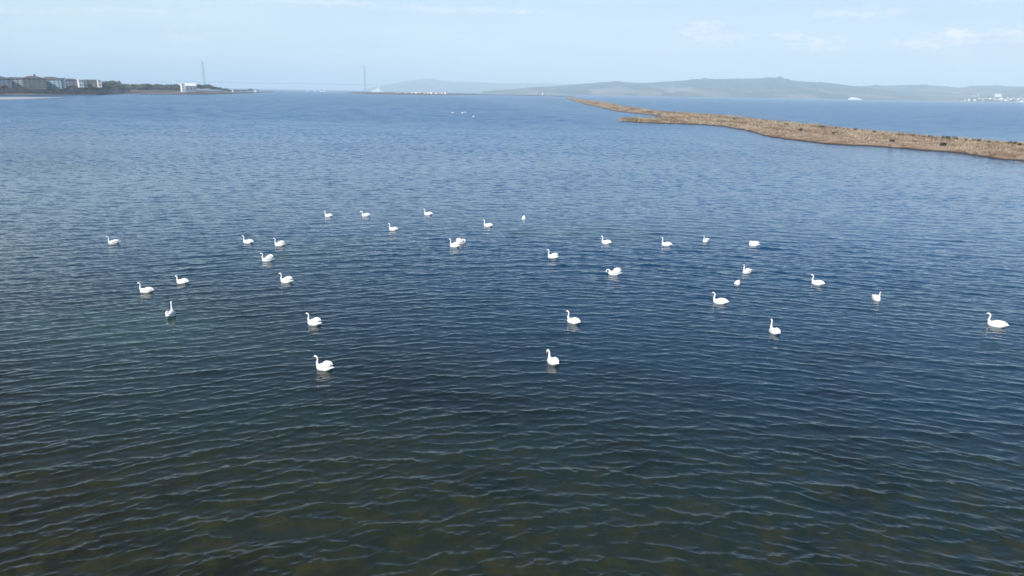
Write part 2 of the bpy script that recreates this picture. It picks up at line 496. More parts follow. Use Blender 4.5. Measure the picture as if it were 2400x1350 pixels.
def spit(name, near, far, nu, nv, top, seed):
    rng = random.Random(seed); A, B = polyline(near, nu), polyline(far, nu)
    V, info = [], []
    for i in range(nu):
        for j in range(nv):
            v = j / (nv - 1); p = A[i].lerp(B[i], v)
            e = min(v, 1 - v) * 2
            wide = (A[i] - B[i]).length
            z = min(top, .09 * e * wide * .5) * (.75 + .5 * rng.random()) if 0 < j < nv - 1 else -.35
            if j in (1, nv - 2): z = .10 + .05 * rng.random()
            jit = (rng.random() - .5) * min(2.5, wide * .06) + min(2.6, wide * .10) * (math.sin(i * .55 + seed) * .5 + math.sin(i * 1.7 + 2) * .35 + (rng.random() - .5) * .8) * (1 - v) ** 2
            dirn = (B[i] - A[i]).normalized()
            p = p + dirn * jit
            V.append((p.x, p.y, z))
    idx = np.arange(nu * nv).reshape(nu, nv)
    Q = np.stack([idx[:-1, :-1], idx[1:, :-1], idx[1:, 1:], idx[:-1, 1:]], -1).reshape(-1, 4)
    o = link(name, npmesh(name, V, Q, True), M_grassland); o['kind'] = 'structure'
    return A, B


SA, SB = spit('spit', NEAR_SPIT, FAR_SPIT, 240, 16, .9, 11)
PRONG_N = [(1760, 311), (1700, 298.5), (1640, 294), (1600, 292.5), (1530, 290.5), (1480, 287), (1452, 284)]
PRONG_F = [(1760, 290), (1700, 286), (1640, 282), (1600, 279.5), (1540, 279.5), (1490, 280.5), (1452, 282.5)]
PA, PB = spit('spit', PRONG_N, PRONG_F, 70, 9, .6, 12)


def tufts(name, places, material, seed):
    """dry grass: every tuft a spray of bent blades"""
    rng = random.Random(seed); V, Fc = [], []
    for (x, y, z, h, w, nb) in places:
        for _ in range(nb):
            a = rng.random() * 2 * PI; r0 = rng.random() * w * .5; bx, by = x + math.cos(a) * r0, y + math.sin(a) * r0
            a2 = rng.random() * 2 * PI; ln = h * (.55 + .6 * rng.random()); lean = ln * (.2 + .5 * rng.random())
            wd = .05 + .10 * w * rng.random(); q = rng.random() * PI
            ux, uy = math.cos(q) * wd, math.sin(q) * wd; b = len(V)
            V += [(bx - ux, by - uy, z - .05), (bx + ux, by + uy, z - .05),
                  (bx + math.cos(a2) * lean, by + math.sin(a2) * lean, z + ln)]
            Fc.append((b, b + 1, b + 2))
    o = link(name, npmesh(name, V, Fc), material)
    return o


SPA = math.atan2((ground(1500, 262) - ground(2400, 362)).y, (ground(1500, 262) - ground(2400, 362)).x)


def streaked(t, x, y, k=.28):
    ca, sa = math.cos(SPA), math.sin(SPA)
    u = t.math('ADD', t.math('MULTIPLY', x, ca * k), t.math('MULTIPLY', y, sa * k))
    v = t.math('SUBTRACT', t.math('MULTIPLY', y, ca), t.math('MULTIPLY', x, sa))
    return t.comb(u, v, 0)


def grass_mat(name, cols, scale):
    M = bpy.data.materials.new(name); M.use_nodes = True; t = NT(M.node_tree)
    p = M.node_tree.nodes['Principled BSDF']; p.inputs['Roughness'].default_value = .9; p.inputs['Specular IOR Level'].default_value = .1
    P = t.n.new('ShaderNodeNewGeometry').outputs['Position']
    x, y, z = t.sep(P)
    f = t.math('ADD', t.math('MULTIPLY', t.noise(streaked(t, x, y), scale, 5, .62), .8), t.math('MULTIPLY', t.noise(P, 1.6, 2, .5), .2))
    t.l.new(t.ramp(f, cols), p.inputs['Base Color'])
    return M


M_drygrass = grass_mat('dry_grass', [(.32, (.12, .075, .05)), (.41, (.26, .165, .12)), (.47, (.19, .15, .085)), (.53, (.47, .385, .285)), (.60, (.36, .28, .195)), (.68, (.18, .145, .08))], .13)
rg = random.Random(5)
pl = []
for A, B, tot in ((SA, SB, 13000), (PA, PB, 1800)):
    for _ in range(tot):
        u = rg.random() * (len(A) - 1.001); i = int(u); v = rg.betavariate(1.15, 1.0) * .9 + .07
        a, b = A[i].lerp(A[i + 1], u - i), B[i].lerp(B[i + 1], u - i); p = a.lerp(b, v)
        wide = (a - b).length; z = min(.9 if tot > 5000 else .6, .09 * min(v, 1 - v) * wide) * .9
        D = p.length; g = 1 + max(0, D - 200) / 260
        pl.append((p.x, p.y, z, (.28 + .6 * rg.random() ** 1.5) * min(g, 1.6) * (.45 + .55 * min(1, v * 3)), (.5 + .6 * rg.random()) * g, 9))
tag(tufts('dry_grass', pl, M_drygrass, 6), 'tawny dry grass and low saltmarsh plants covering the long spit', 'grass', kind='stuff')


# leafy clumps shared by shrubs and tree crowns
def clump(name, n, sx, sy, sz, leaf, seed, lobes=7, flat_bottom=0.0):
    rng = random.Random(seed); V, Fc = [], []
    L = []
    for _ in range(lobes):
        a = rng.random() * 2 * PI; q = rng.random() ** .5 * .62
        L.append((math.cos(a) * q, math.sin(a) * q, (rng.random() - .4) * 1.1, .34 + .26 * rng.random()))
    for _ in range(n):
        cx, cy, cz, cr = L[rng.randrange(lobes)]
        d = Vector((rng.gauss(0, 1), rng.gauss(0, 1), rng.gauss(0, 1))).normalized() * cr * (rng.random() ** .4)
        p = Vector(((cx + d.x) * sx, (cy + d.y) * sy, max(flat_bottom, (cz + d.z) * sz)))
        u = Vector((rng.gauss(0, 1), rng.gauss(0, 1), rng.gauss(0, 1))).normalized(); w = u.orthogonal().normalized()
        l1, l2 = leaf * (.6 + .8 * rng.random()), leaf * (.4 + .5 * rng.random()); b = len(V)
        V += [p - u * l1, p + w * l2, p + u * l1, p - w * l2]; Fc.append((b, b + 1, b + 2, b + 3))
    return npmesh(name, [tuple(v) for v in V], Fc)


shrub_meshes = [clump('shrub', 150, .9, .9, .55, .16, 40 + i, 6, 0.0) for i in range(3)]
for sm in shrub_meshes: sm.materials.append(M_shrub)
rg = random.Random(21)
for (px, py) in [(1905, 296), (1918, 297), (1930, 298), (1962, 300), (1978, 302), (1980, 306), (1990, 303), (2004, 304), (2022, 306), (2052, 310), (2070, 312), (2104, 315), (2118, 316),
                 (2134, 318), (2160, 321), (2183, 321), (2214, 324), (2230, 325), (2238, 326), (2262, 327), (2282, 330), (2290, 331), (2312, 333), (2332, 333), (2352, 335), (2370, 338),
                 (2388, 339), (1545, 263), (1552, 264), (1564, 265), (1584, 266), (1600, 267), (1612, 268), (1640, 270), (1655, 271), (1668, 272), (1684, 274), (1720, 278), (1760, 282), (1790, 285), (1812, 288),
                 (1840, 290), (1870, 293), (1956, 312), (2085, 332), (1878, 304), (2210, 341)]:
    g = ground(px, py + (6.5 if px > 1700 else 3.5), .3); o = link('shrub', shrub_meshes[rg.randrange(3)])
    k_ = .7 + .7 * rg.random() + (.3 if py < 275 else 0)
    o.location = (g.x, g.y, .62); o.scale = (k_ * 1.1, k_ * 1.1, k_ * 1.6); o.rotation_euler = (0, 0, rg.random() * 6.3)
    tag(o, 'small dark shrub standing in the dry grass of the long spit', 'shrub', 'dark shrubs dotted along the spit')


# ------------------------------------------------------------------ trees and scrub of the left shore
crowns = {k_: [clump('crown', 330, 1, 1, 1, .19, 60 + 10 * q + i, 9) for i in range(3)] for q, k_ in enumerate(('bare', 'olive', 'pine'))}
for k_, mm in (('bare', M_bare), ('olive', M_olive), ('pine', M_pine)):
    for c_ in crowns[k_]: c_.materials.append(mm)
trunk_me = MB().tube([(0, 0, 0), (.03, 0, .4), (0, .02, 1)], [.06, .045, .02], 6).mesh('trunk')
trunk_me.materials.append(M_bark)
TREE = {'bare': ('bare_tree', 'leafless grey brown tree in the belt along the left shore', 'bare trees on the left shore'),
        'olive': ('leafy_tree', 'olive grey bushy tree in the belt right of the houses on the left shore', 'olive trees on the left shore'),
        'pine': ('pine_tree', 'dark blue green tree on the point under the left bridge tower', 'dark trees on the point under the bridge')}


def tree(px, s, top_py, kind, rng, wide=None):
    x, y, z, D = left_ground(px, s)
    h = max(2.5, zat(px, top_py, D) - z)
    nm, lb, gr = TREE[kind]
    t = empty(nm, (x, y, z - .3), rng.random() * 6.3)
    tag(t, lb, 'tree', gr)
    w = (wide or h * (.38 + .15 * rng.random()))
    tr = link('trunk', trunk_me, parent=t); tr.scale = (h * .5, h * .5, h * .7)
    cr = link('crown', crowns[kind][rng.randrange(3)], parent=t)
    cr.location = (0, 0, h * .57); cr.scale = (w, w, h * .42)


rg = random.Random(31)
TOP_OLIVE = [(228, 192), (250, 187.5), (275, 188), (290, 194), (320, 196), (345, 194.5), (372, 195), (395, 196), (424, 196)]
px = 226
while px < 424:
    tree(px, 120 + 200 * rg.random(), interp(px, TOP_OLIVE) + rg.random() * 3 - .3, 'olive', rg); px += 2.6 + 2.4 * rg.random()
px = 230
while px < 424:
    tree(px, 50 + 60 * rg.random(), interp(px, TOP_OLIVE) + 5 + rg.random() * 5, 'olive', rg, 6 + 3 * rg.random()); px += 3 + 3 * rg.random()
px = -40
while px < 262:
    tree(px, 70 + 120 * rg.random(), interp(px, [(-40, 197), (100, 199), (160, 196), (262, 200)]) + rg.random() * 6, 'bare', rg); px += 1.5 + 2.0 * rg.random()
px = -40
while px < 262:
    tree(px, 30 + 50 * rg.random(), 191.5 + 15 * rg.random() ** .6, 'bare', rg, 4.5 + 3 * rg.random()); px += 2.6 + 3 * rg.random()
for px, top in ((17.5, 186), (22, 190), (58, 185), (61, 189), (99, 185.5), (103, 188), (141, 187), (151, 187.5), (155, 190), (180, 189), (206, 188.5), (225, 189)):
    tree(px, 100 + 40 * rg.random(), top, 'bare', rg, 4.5)
TOP_PINE = [(446, 202), (456, 197), (464, 196), (474, 199), (480, 198), (490, 197), (498, 199), (512, 203), (530, 206), (545, 208.5)]
px = 446
while px < 546:
    tree(px, 60 + 120 * rg.random() * (px < 520), interp(px, TOP_PINE) + rg.random() * 2.5, 'pine', rg); px += 2.2 + 2.0 * rg.random()
px = 548
while px < 612:
    tree(px, 20 + 30 * rg.random(), interp(px, [(548, 209), (575, 208.5), (590, 207), (600, 208), (615, 211)]) + rg.random() * 1.5, 'pine', rg); px += 4 + 3 * rg.random()

# low scrub bands that read as one mass
def scrub(name, material, px0, px1, n, s0, s1, h, label, seed, base='left'):
    rng = random.Random(seed); V, Fc = [], []
    for _ in range(n):
        px = rng.uniform(px0, px1)
        if base == 'left': x, y, z, D = left_ground(px, rng.uniform(s0, s1)); z *= .9
        else:
            g = ground(px, interp(px, base)); D = g.length; f_ = (D + rng.uniform(s0, s1)) / D; x, y, z = g.x * f_, g.y * f_, .8
        hh = h * (.5 + .8 * rng.random()); ww = hh * (1.0 + rng.random() * 1.6); k0 = len(V)
        pts = [(-1, 0, -.3), (-.5, -.5, .75), (.1, .3, 1), (.7, -.2, .6), (1, .1, -.3), (0, -1, .4), (0, 1, .4)]
        rz = rng.random() * 6.3
        for a, b, c_ in pts: V.append((x + (a * math.cos(rz) - b * math.sin(rz)) * ww, y + (a * math.sin(rz) + b * math.cos(rz)) * ww, z + c_ * hh * (.8 + .4 * rng.random())))
        for f3 in ((0, 1, 5), (1, 2, 5), (2, 3, 5), (3, 4, 5), (0, 6, 1), (1, 6, 2), (2, 6, 3), (3, 6, 4)): Fc.append(tuple(k0 + q for q in f3))
    o = link(name, npmesh(name, V, Fc), material)
    tag(o, label, 'scrub', kind='stuff')


scrub('dark_reeds', M_scrub, -60, 246, 1700, 2, 40, 3.6, 'dark reed bed along the waterline of the left shore', 1)
scrub('dark_reeds', M_scrub, 283, 330, 160, 2, 12, 1.8, 'dark reeds at the waterline in front of the pale beach', 2)
scrub('shore_scrub', M_bare, -60, 300, 1100, 30, 130, 3.4, 'grey brown scrub between the reeds and the trees', 3)
scrub('shore_scrub', M_rustscrub, 420, 640, 420, 2, 40, 1.2, 'low reddish scrub on the left point', 4)
BARPX = [(812, 217.6), (850, 220), (900, 221.5), (980, 222.5), (1060, 223), (1110, 222.6), (1335, 226.5)]
scrub('bar_scrub', M_rustscrub, 826, 1115, 520, 60, 230, 3.0, 'rust brown scrub on the far low sandbar', 5, BARPX)
scrub('bar_scrub', M_rustscrub, 1110, 1345, 260, 6, 34, 1.8, 'sparse brown scrub on the thin strip between sandbar and spit', 6, BARPX)


# ------------------------------------------------------------------ buildings
def house(name, label, px, D, w, d, base_py, top_py, wallm, roofm, roof='hip', floors=0, cols=0, rz=0.0, rooffrac=.16, cat='house', group=None, chim=False, z0=None):
    p = along(px, D); base = zat(px, base_py, D) if z0 is None else z0
    total = zat(px, top_py, D) - base
    rh = total * rooffrac; wh = total - rh
    ax = math.atan2(p.x, p.y)
    t = empty(name, (p.x, p.y, base), -ax + rz)
    tag(t, label, cat, group)
    MB().box((0, 0, wh / 2 - .5), (w, d, wh + 1)).build('wall', wallm, t)
    rm = MB()
    if roof == 'hip': rm.hip(wh + .003, rh, w, d)
    elif roof == 'gable': rm.gable(wh + .003, rh, w, d)
    else: rm.box((0, 0, wh + rh / 2 + .003), (w + .6, d + .6, rh))
    ro = rm.build('roof', roofm, t)
    if chim: MB().box((w * .1, 0, wh + rh * 1.1), (1.6, 1.6, rh * .9 + 1)).build('chimney', roofm, ro)
    if floors:
        fh = wh / floors; wme = MB().box((0, 0, 0), (min(1.6, w / cols * .42), .16, fh * .42)).mesh('window'); wme.materials.append(M_glass)
        for q in range(floors):
            for c_ in range(cols):
                o = link('window', wme, parent=t); o.location = (-w / 2 + (c_ + .5) * w / cols, -d / 2 - .03, (q + .52) * fh)
        nside = max(1, int(cols * d / w))
        wme2 = MB().box((0, 0, 0), (.16, 1.4, fh * .5)).mesh('window'); wme2.materials.append(M_glass)
        for q in range(floors):
            for c_ in range(nside):
                o = link('window', wme2, parent=t); o.location = (w / 2 + .03, -d / 2 + (c_ + .5) * d / nside, (q + .52) * fh)
    return t


def wpx(n, D): return n * D / F


G_apt = 'apartment blocks on the left shore'
house('apartment_block', 'grey blue apartment block cut by the left edge of the photo', -4, 980, wpx(36, 980), 14, 208, 178.3, M_wallB, M_roof, 'hip', 5, 5, .15, .2, 'building', G_apt)
house('apartment_block', 'pale grey apartment block with a striped front, second from the left edge', 39, 990, wpx(41, 990), 15, 207, 180.8, M_wallA, M_roof, 'hip', 5, 6, -.1, .16, 'building', G_apt)
house('apartment_block', 'dark grey green apartment block with a roof stub, tallest of the town', 79, 985, wpx(37, 985), 16, 207, 178.0, M_wallC, M_roof, 'hip', 5, 5, .12, .2, 'building', G_apt, True)
house('apartment_block', 'light teal apartment block under a hipped roof, right of the dark block', 121, 1000, wpx(36, 1000), 14, 206, 180.0, M_wallD, M_roof, 'hip', 4, 5, -.2, .26, 'building', G_apt)
house('apartment_block', 'small blue grey block between the teal block and the lavender house', 145, 1040, wpx(11, 1040), 10, 204, 183, M_wallD, M_roof, 'flat', 4, 2, .1, .06, 'building', G_apt)
G_h = 'houses behind the left shore'
house('house', 'lavender grey house with a low roof above the bare trees', 166, 1060, wpx(26, 1060), 12, 204, 184, M_wallE, M_roof, 'hip', 3, 4, .2, .18, 'house', G_h)
house('house', 'bright white house in a close pair above the trees, the larger one', 189.5, 1030, wpx(8, 1030), 8, 203, 186.5, M_white, M_white, 'flat', 2, 2, .2, .05, 'house', G_h)
house('house', 'bright white narrow house in a close pair above the trees, the smaller one', 200, 1040, wpx(6, 1040), 8, 203, 186.8, M_white, M_roof, 'gable', 2, 1, -.1, .2, 'house', G_h)
house('house', 'grey house with a dark roof just right of the white pair', 215, 1080, wpx(20, 1080), 10, 203, 186.5, M_wallC, M_roof, 'gable', 2, 3, .1, .22, 'house', G_h)
house('house', 'lone small white house at the left end of the olive trees', 233.5, 1070, wpx(6.5, 1070), 8, 203, 187.3, M_white, M_white, 'flat', 2, 1, .1, .06, 'house', G_h)
house('white_tower_house', 'tall narrow white house at the end of the olive trees', 428, 1240, wpx(6, 1240), 7, 214, 196, M_white, M_white, 'flat', 3, 1, .25, .05, 'house')
house('house', 'grey house under a broad white roof beside the tall white house', 447, 1270, wpx(20, 1270), 10, 214, 195, M_wallB, M_white, 'gable', 1, 3, .12, .32, 'house')
house('hut', 'little white hut on the tip of the left point, the nearer one', 544.5, 1400, wpx(3, 1400), 3, 214.5, 210.3, M_white, M_white, 'gable', 0, 0, 0, .3, 'hut')
house('hut', 'little white hut near the end of the left point, the farther one', 597.5, 1720, wpx(4.5, 1720), 4, 215, 211.2, M_white, M_white, 'gable', 0, 0, 0, .3, 'hut')
# on the low bar in the middle distance
for i, (px, w) in enumerate(((966, 4), (975, 6), (984, 4), (994, 5), (1003, 3.5), (1010, 5), (1022, 6), (1034, 6), (1044, 4), (932, 5), (950, 4))):
    house('cottage', 'tiny pale cottage among others on the far low sandbar', px, 2120, wpx(w, 2120), 6, 219.5, 214.6 - (i % 3) * .9 + (px > 1020) * 1.0, M_white, M_wallE, 'gable', 0, 0, (i % 4) * .2 - .3, .35, 'house', 'cottages on the far sandbar')

# harbour light
p = along(1272, 2650)
lt = empty('lighthouse', (p.x, p.y, -.2)); tag(lt, 'slim white lighthouse on the far water left of the spit', 'lighthouse')
MB().tube([(0, 0, -1), (0, 0, 2)], [5, 4.2], 10).build('plinth', M_wallA, lt)
MB().tube([(0, 0, 2.003), (0, 0, 11)], [1.9, 1.4], 12).build('tower', M_white, lt, True)
la = MB().tube([(0, 0, 11.003), (0, 0, 13.4)], [1.2, 1.2], 10).build('lantern', M_white, lt)
MB().tube([(0, 0, 13.41), (0, 0, 15)], [1.5, .1], 10).build('lantern_roof', M_wallA, la)

# village on the far right shore
def headland():
    near = [(2160, 237.2), (2235, 238), (2300, 239.3), (2400, 240.2), (2520, 241.5)]
    land('headland', near, lambda px: interp(px, [(2160, 60), (2260, 400), (2300, 700), (2520, 800)]), 1, M_head, 80, 16, rough=1.2, lead=4,
         prof=lambda px, s: (1.5 + 25 * min(1, s / 520) ** 1.1) * interp(px, [(2160, .1), (2240, .35), (2275, .75), (2310, 1), (2600, 1)]))


M_head = ground_mat('village_slope', [(.3, (.06, .075, .05)), (.5, (.11, .115, .07)), (.62, (.22, .20, .15)), (.8, (.09, .10, .06))], .01, (.5, 3.0, (.42, .42, .40)))
headland()
rg = random.Random(77)
VD = 3500
house('hotel', 'big bright white building highest in the far right village', 2337, 3800, wpx(11, 3800), 16, 227, 219.6, M_white, M_white, 'flat', 3, 6, .1, .05, 'building')
for px, py, w in [(2280, 224.6, 4.5), (2290, 222.6, 4), (2294, 230.6, 5), (2301, 230.2, 5), (2307, 229.8, 5), (2313, 230.2, 4), (2320, 230, 5), (2327, 229.6, 6), (2330, 233, 5), (2337, 232.4, 7), (2343, 231, 5), (2349, 230.2, 4),
                  (2360, 229.4, 5), (2368, 231.8, 4), (2376, 229.4, 6), (2385, 231, 4), (2390, 229, 4), (2398, 231, 6), (2356, 233.8, 6), (2363, 235.4, 6), (2386, 236.6, 7), (2396, 237, 7), (2348, 235, 5),
                  (2242, 235.6, 4), (2254, 236, 4), (2262, 234.8, 5), (2272, 233.4, 4), (2285, 233.6, 5), (2305, 234.6, 4), (2410, 232, 6), (2425, 230, 5), (2440, 235, 6)]:
    D = 3300 + (238 - py) * 45; top = py - 2.2 - rg.random() * .8
    house('village_house', 'small white house among others in the far right village', px, D, wpx(w * .8, D), 9, py + 2.0, top + .3, M_white if rg.random() < .3 else M_villa, M_roof_red if rg.random() < .5 else M_villa, 'gable', 0, 0, rg.uniform(-.4, .4), .25, 'house', 'white houses of the far right village')
# a white place high on the ridge
house('hilltop_house', 'lone white building near the top of the far ridge', 1852.5, 6100, wpx(5, 6100), 18, 195, 189.8, M_white, M_white, 'flat', 0, 0, .2, .1, 'building')


# ------------------------------------------------------------------ hills
def ridge(name, pts, D0, D1, D2, material, nu=260, nv=26, amp=.12, seed=1, base=-2):
    rng = np.random.default_rng(seed); xs = np.linspace(pts[0][0], pts[-1][0], nu)
    U, Vv = np.meshgrid(np.linspace(0, 1, nu), np.linspace(0, 1, nv), indexing='ij')
    nz = np.zeros_like(U)
    for o_ in range(1, 22):
        fu, fv = rng.normal(0, 2.2 * o_ ** .75, 2) * (4, 1.4); nz += np.sin(2 * PI * (fu * U + fv * Vv) + rng.uniform(0, 6.3)) / o_ ** .8
    nz /= nz.std(); V = []
    for i, px in enumerate(xs):
        zt = zat(px, interp(px, pts), D1)
        for j in range(nv):
            v = j / (nv - 1)
            D = D0 + (D1 - D0) * (v / .7) if v <= .7 else D1 + (D2 - D1) * ((v - .7) / .3)
            e = (v / .7) if v <= .7 else 1 - (v - .7) / .3 * .6
            e = e * e * (3 - 2 * e) * .55 + e * .45
            z = zt * e * (1 + amp * nz[i, j] * (1 - abs(2 * v / 1.4 - 1) * .0) * min(1, max(0, (.7 - v) * 5)) * min(1, v * 6))
            p = along(px, D); V.append((p.x, p.y, z if j else base))
    idx = np.arange(nu * nv).reshape(nu, nv)
    Q = np.stack([idx[:-1, :-1], idx[1:, :-1], idx[1:, 1:], idx[:-1, 1:]], -1).reshape(-1, 4)
    o = link(name, npmesh(name, V, Q, True), material); o['kind'] = 'structure'


def hill_mat():
    M = bpy.data.materials.new('wooded_hills'); M.use_nodes = True; t = NT(M.node_tree)
    p = M.node_tree.nodes['Principled BSDF']; p.inputs['Roughness'].default_value = 1; p.inputs['Specular IOR Level'].default_value = 0
    x, y, z = t.sep(t.n.new('ShaderNodeNewGeometry').outputs['Position'])
    v = t.comb(x, t.math('MULTIPLY', y, .35), t.math('MULTIPLY', z, 2.0))
    f = t.noise(v, .0042, 6, .68)
    wood = t.mix(t.range(t.noise(v, .014, 5, .7), .40, .60), (.013, .036, .046), (.032, .062, .062))  # woodland greens tinted blue: some of the distance haze is put into the colour
    vo = t.n.new('ShaderNodeTexVoronoi'); t.put(vo.inputs['Vector'], v); vo.inputs['Scale'].default_value = .0045
    fld = t.ramp(t.sep(vo.outputs['Color'])[0], [(0, (.17, .14, .12)), (.4, (.08, .10, .06)), (.7, (.24, .21, .17)), (1, (.07, .10, .06))])
    low = t.range(z, 15, 110, .09, -.03)
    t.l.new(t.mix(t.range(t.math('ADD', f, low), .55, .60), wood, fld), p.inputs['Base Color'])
    return M


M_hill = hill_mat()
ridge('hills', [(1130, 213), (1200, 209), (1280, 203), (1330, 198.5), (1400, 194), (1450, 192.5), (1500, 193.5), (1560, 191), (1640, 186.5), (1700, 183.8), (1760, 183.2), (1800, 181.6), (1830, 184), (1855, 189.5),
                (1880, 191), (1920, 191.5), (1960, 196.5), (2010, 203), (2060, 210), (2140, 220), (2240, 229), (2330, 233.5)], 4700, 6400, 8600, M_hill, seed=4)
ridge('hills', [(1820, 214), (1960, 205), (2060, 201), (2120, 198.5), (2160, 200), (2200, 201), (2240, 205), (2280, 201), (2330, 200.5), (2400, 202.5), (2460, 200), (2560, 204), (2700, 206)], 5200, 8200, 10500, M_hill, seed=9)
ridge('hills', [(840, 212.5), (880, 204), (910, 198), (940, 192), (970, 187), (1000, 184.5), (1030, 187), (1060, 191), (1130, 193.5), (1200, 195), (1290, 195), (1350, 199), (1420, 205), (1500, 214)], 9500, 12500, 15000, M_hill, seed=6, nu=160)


# ------------------------------------------------------------------ suspension bridge far down the strait
def bridge():
    pL, pR = along(480, 323 / (zat(480, 141, 1) - H)), along(856, 323 / (zat(856, 150, 1) - H))     # 334 m towers, their tops as surveyed
    ax = (pR - pL); span = ax.length; ax.normalize(); rz = math.atan2(ax.y, ax.x)
    t = empty('suspension_bridge', (pL.x, pL.y, 0), rz)
    tag(t, 'huge suspension bridge with two thin towers, hazy beyond the lagoon', 'bridge')
    HT, HD, SIDE = 334.0, 74.0, 770.0
    for x in (0.0, span):
        tw = MB()
        for sy in (-1, 1):
            tw.tube([(x, sy * 25, -3), (x, sy * 19, HT - 16)], [12.0, 10.0], 4)
        for z in (66, 150, 230, 300): tw.box((x, 0, z), (9, 42, 9))
        o = tw.build('tower', M_steel, t)
        MB().box((x, 0, HT - 8), (11, 48, 15.9)).build('tower_top', M_steel_white, o)
        MB().box((x, 0, 1), (42, 78, 9)).build('pier', M_wallA, o)
    MB().box((span / 2, 0, HD), (span + 2 * SIDE, 42, 5.5)).build('deck', M_steel, t)
    for sy in (-1, 1):
        pts = []
        for i in range(41):
            u = i / 40; pts.append((span * u, sy * 20, HT - 6 - (HT - HD - 16) * (1 - (2 * u - 1) ** 2)))
        pts = [(-SIDE, sy * 20, HD)] + pts + [(span + SIDE, sy * 20, HD)]
        MB().tube(pts, [.35] * len(pts), 5).build('main_cable', M_steel, t)
    for x in (-SIDE, -SIDE / 2, span + SIDE / 2, span + SIDE):
        MB().box((x, 0, HD / 2 - 3), (6, 30, HD - 5.6)).build('approach_pier', M_wallA, t)


bridge()


# ------------------------------------------------------------------ ships and boats
def ship(name, label, px, D, L, hgt, cat, rz, deck_frac=.55, mast=False, hull=None, py=None):
    p = along(px, D); ax = math.atan2(p.x, p.y)
    t = empty(name, (p.x, p.y, 0), -ax + rz); tag(t, label, cat)
    b = L * .16; hh = hgt * .38
    m_ = MB(); prof = [(-.5, .80), (-.3, 1), (.2, 1), (.38, .7), (.5, .06)]
    vs = []; fs = []
    for u, w in prof:
        for z, k_ in ((-hh * .4, .7), (hh, 1.0 if u < .4 else 1.4)):
            vs += [(u * L, -w * b / 2 * k_, z), (u * L, w * b / 2 * k_, z)]
    for i in range(len(prof) - 1):
        a = i * 4; n = a + 4
        fs += [(a, n, n + 2, a + 2), (a + 1, a + 3, n + 3, n + 1), (a + 2, n + 2, n + 3, a + 3), (a, a + 1, n + 1, n)]
    fs += [(0, 2, 3, 1), (16, 17, 19, 18)]
    m_.add(vs, fs); m_.build('hull', hull or M_hull, t)
    ho = MB().box((-L * .08, 0, hh + hgt * .16 + .003), (L * deck_frac, b * .8, hgt * .32)).box((-L * .14, 0, hh + hgt * .42 + .006), (L * deck_frac * .6, b * .65, hgt * .2)).build('deckhouse', M_white, t)
    MB().box((-L * .22, 0, hh + hgt * .64), (L * .06, b * .25, hgt * .24)).build('funnel', M_white, ho)
    if mast:
        MB().tube([(L * .1, 0, hh), (L * .1, 0, hgt * 1.5)], [.25, .12], 6).build('mast', M_steel, t)
    return t


ship('ferry', 'white ferry crossing in front of the far ridge', 2005, 3900, 62, 12, 'ferry', .15, .8)
ship('cargo_ship', 'white ship with a tall bridge beyond the sandbar, right of the second tower', 883, 4300, 56, 26, 'ship', PI - .1, .35)
for i, (px, D, L, lb) in enumerate(((721, 3200, 12, 'small white boat farthest left in a row before the bridge'), (738, 3300, 9, 'faintest small white boat in the row before the bridge'),
                                   (752, 3300, 12, 'left one of two white boats close together before the bridge'), (759.5, 3250, 14, 'right one of two white boats close together before the bridge'))):
    ship('motorboat', lb, px, D, L, 6.0, 'boat', .3 - .2 * i, .5)


# ------------------------------------------------------------------ swans
def body_rings(mb, rows, n=20):
    vs, fs = [], []
    for x, z, hh, hw in rows:
        for j in range(n):
            a = 2 * PI * j / n; vs.append((x, hw * math.cos(a), z + hh * math.sin(a)))
    for i in range(len(rows) - 1):
        for j in range(n):
            a, b = i * n + j, i * n + (j + 1) % n; fs.append((a, a + n, b + n, b))
    fs.append(tuple(range(n))); fs.append(tuple((len(rows) - 1) * n + j for j in range(n))[::-1])
    mb.add(vs, fs)


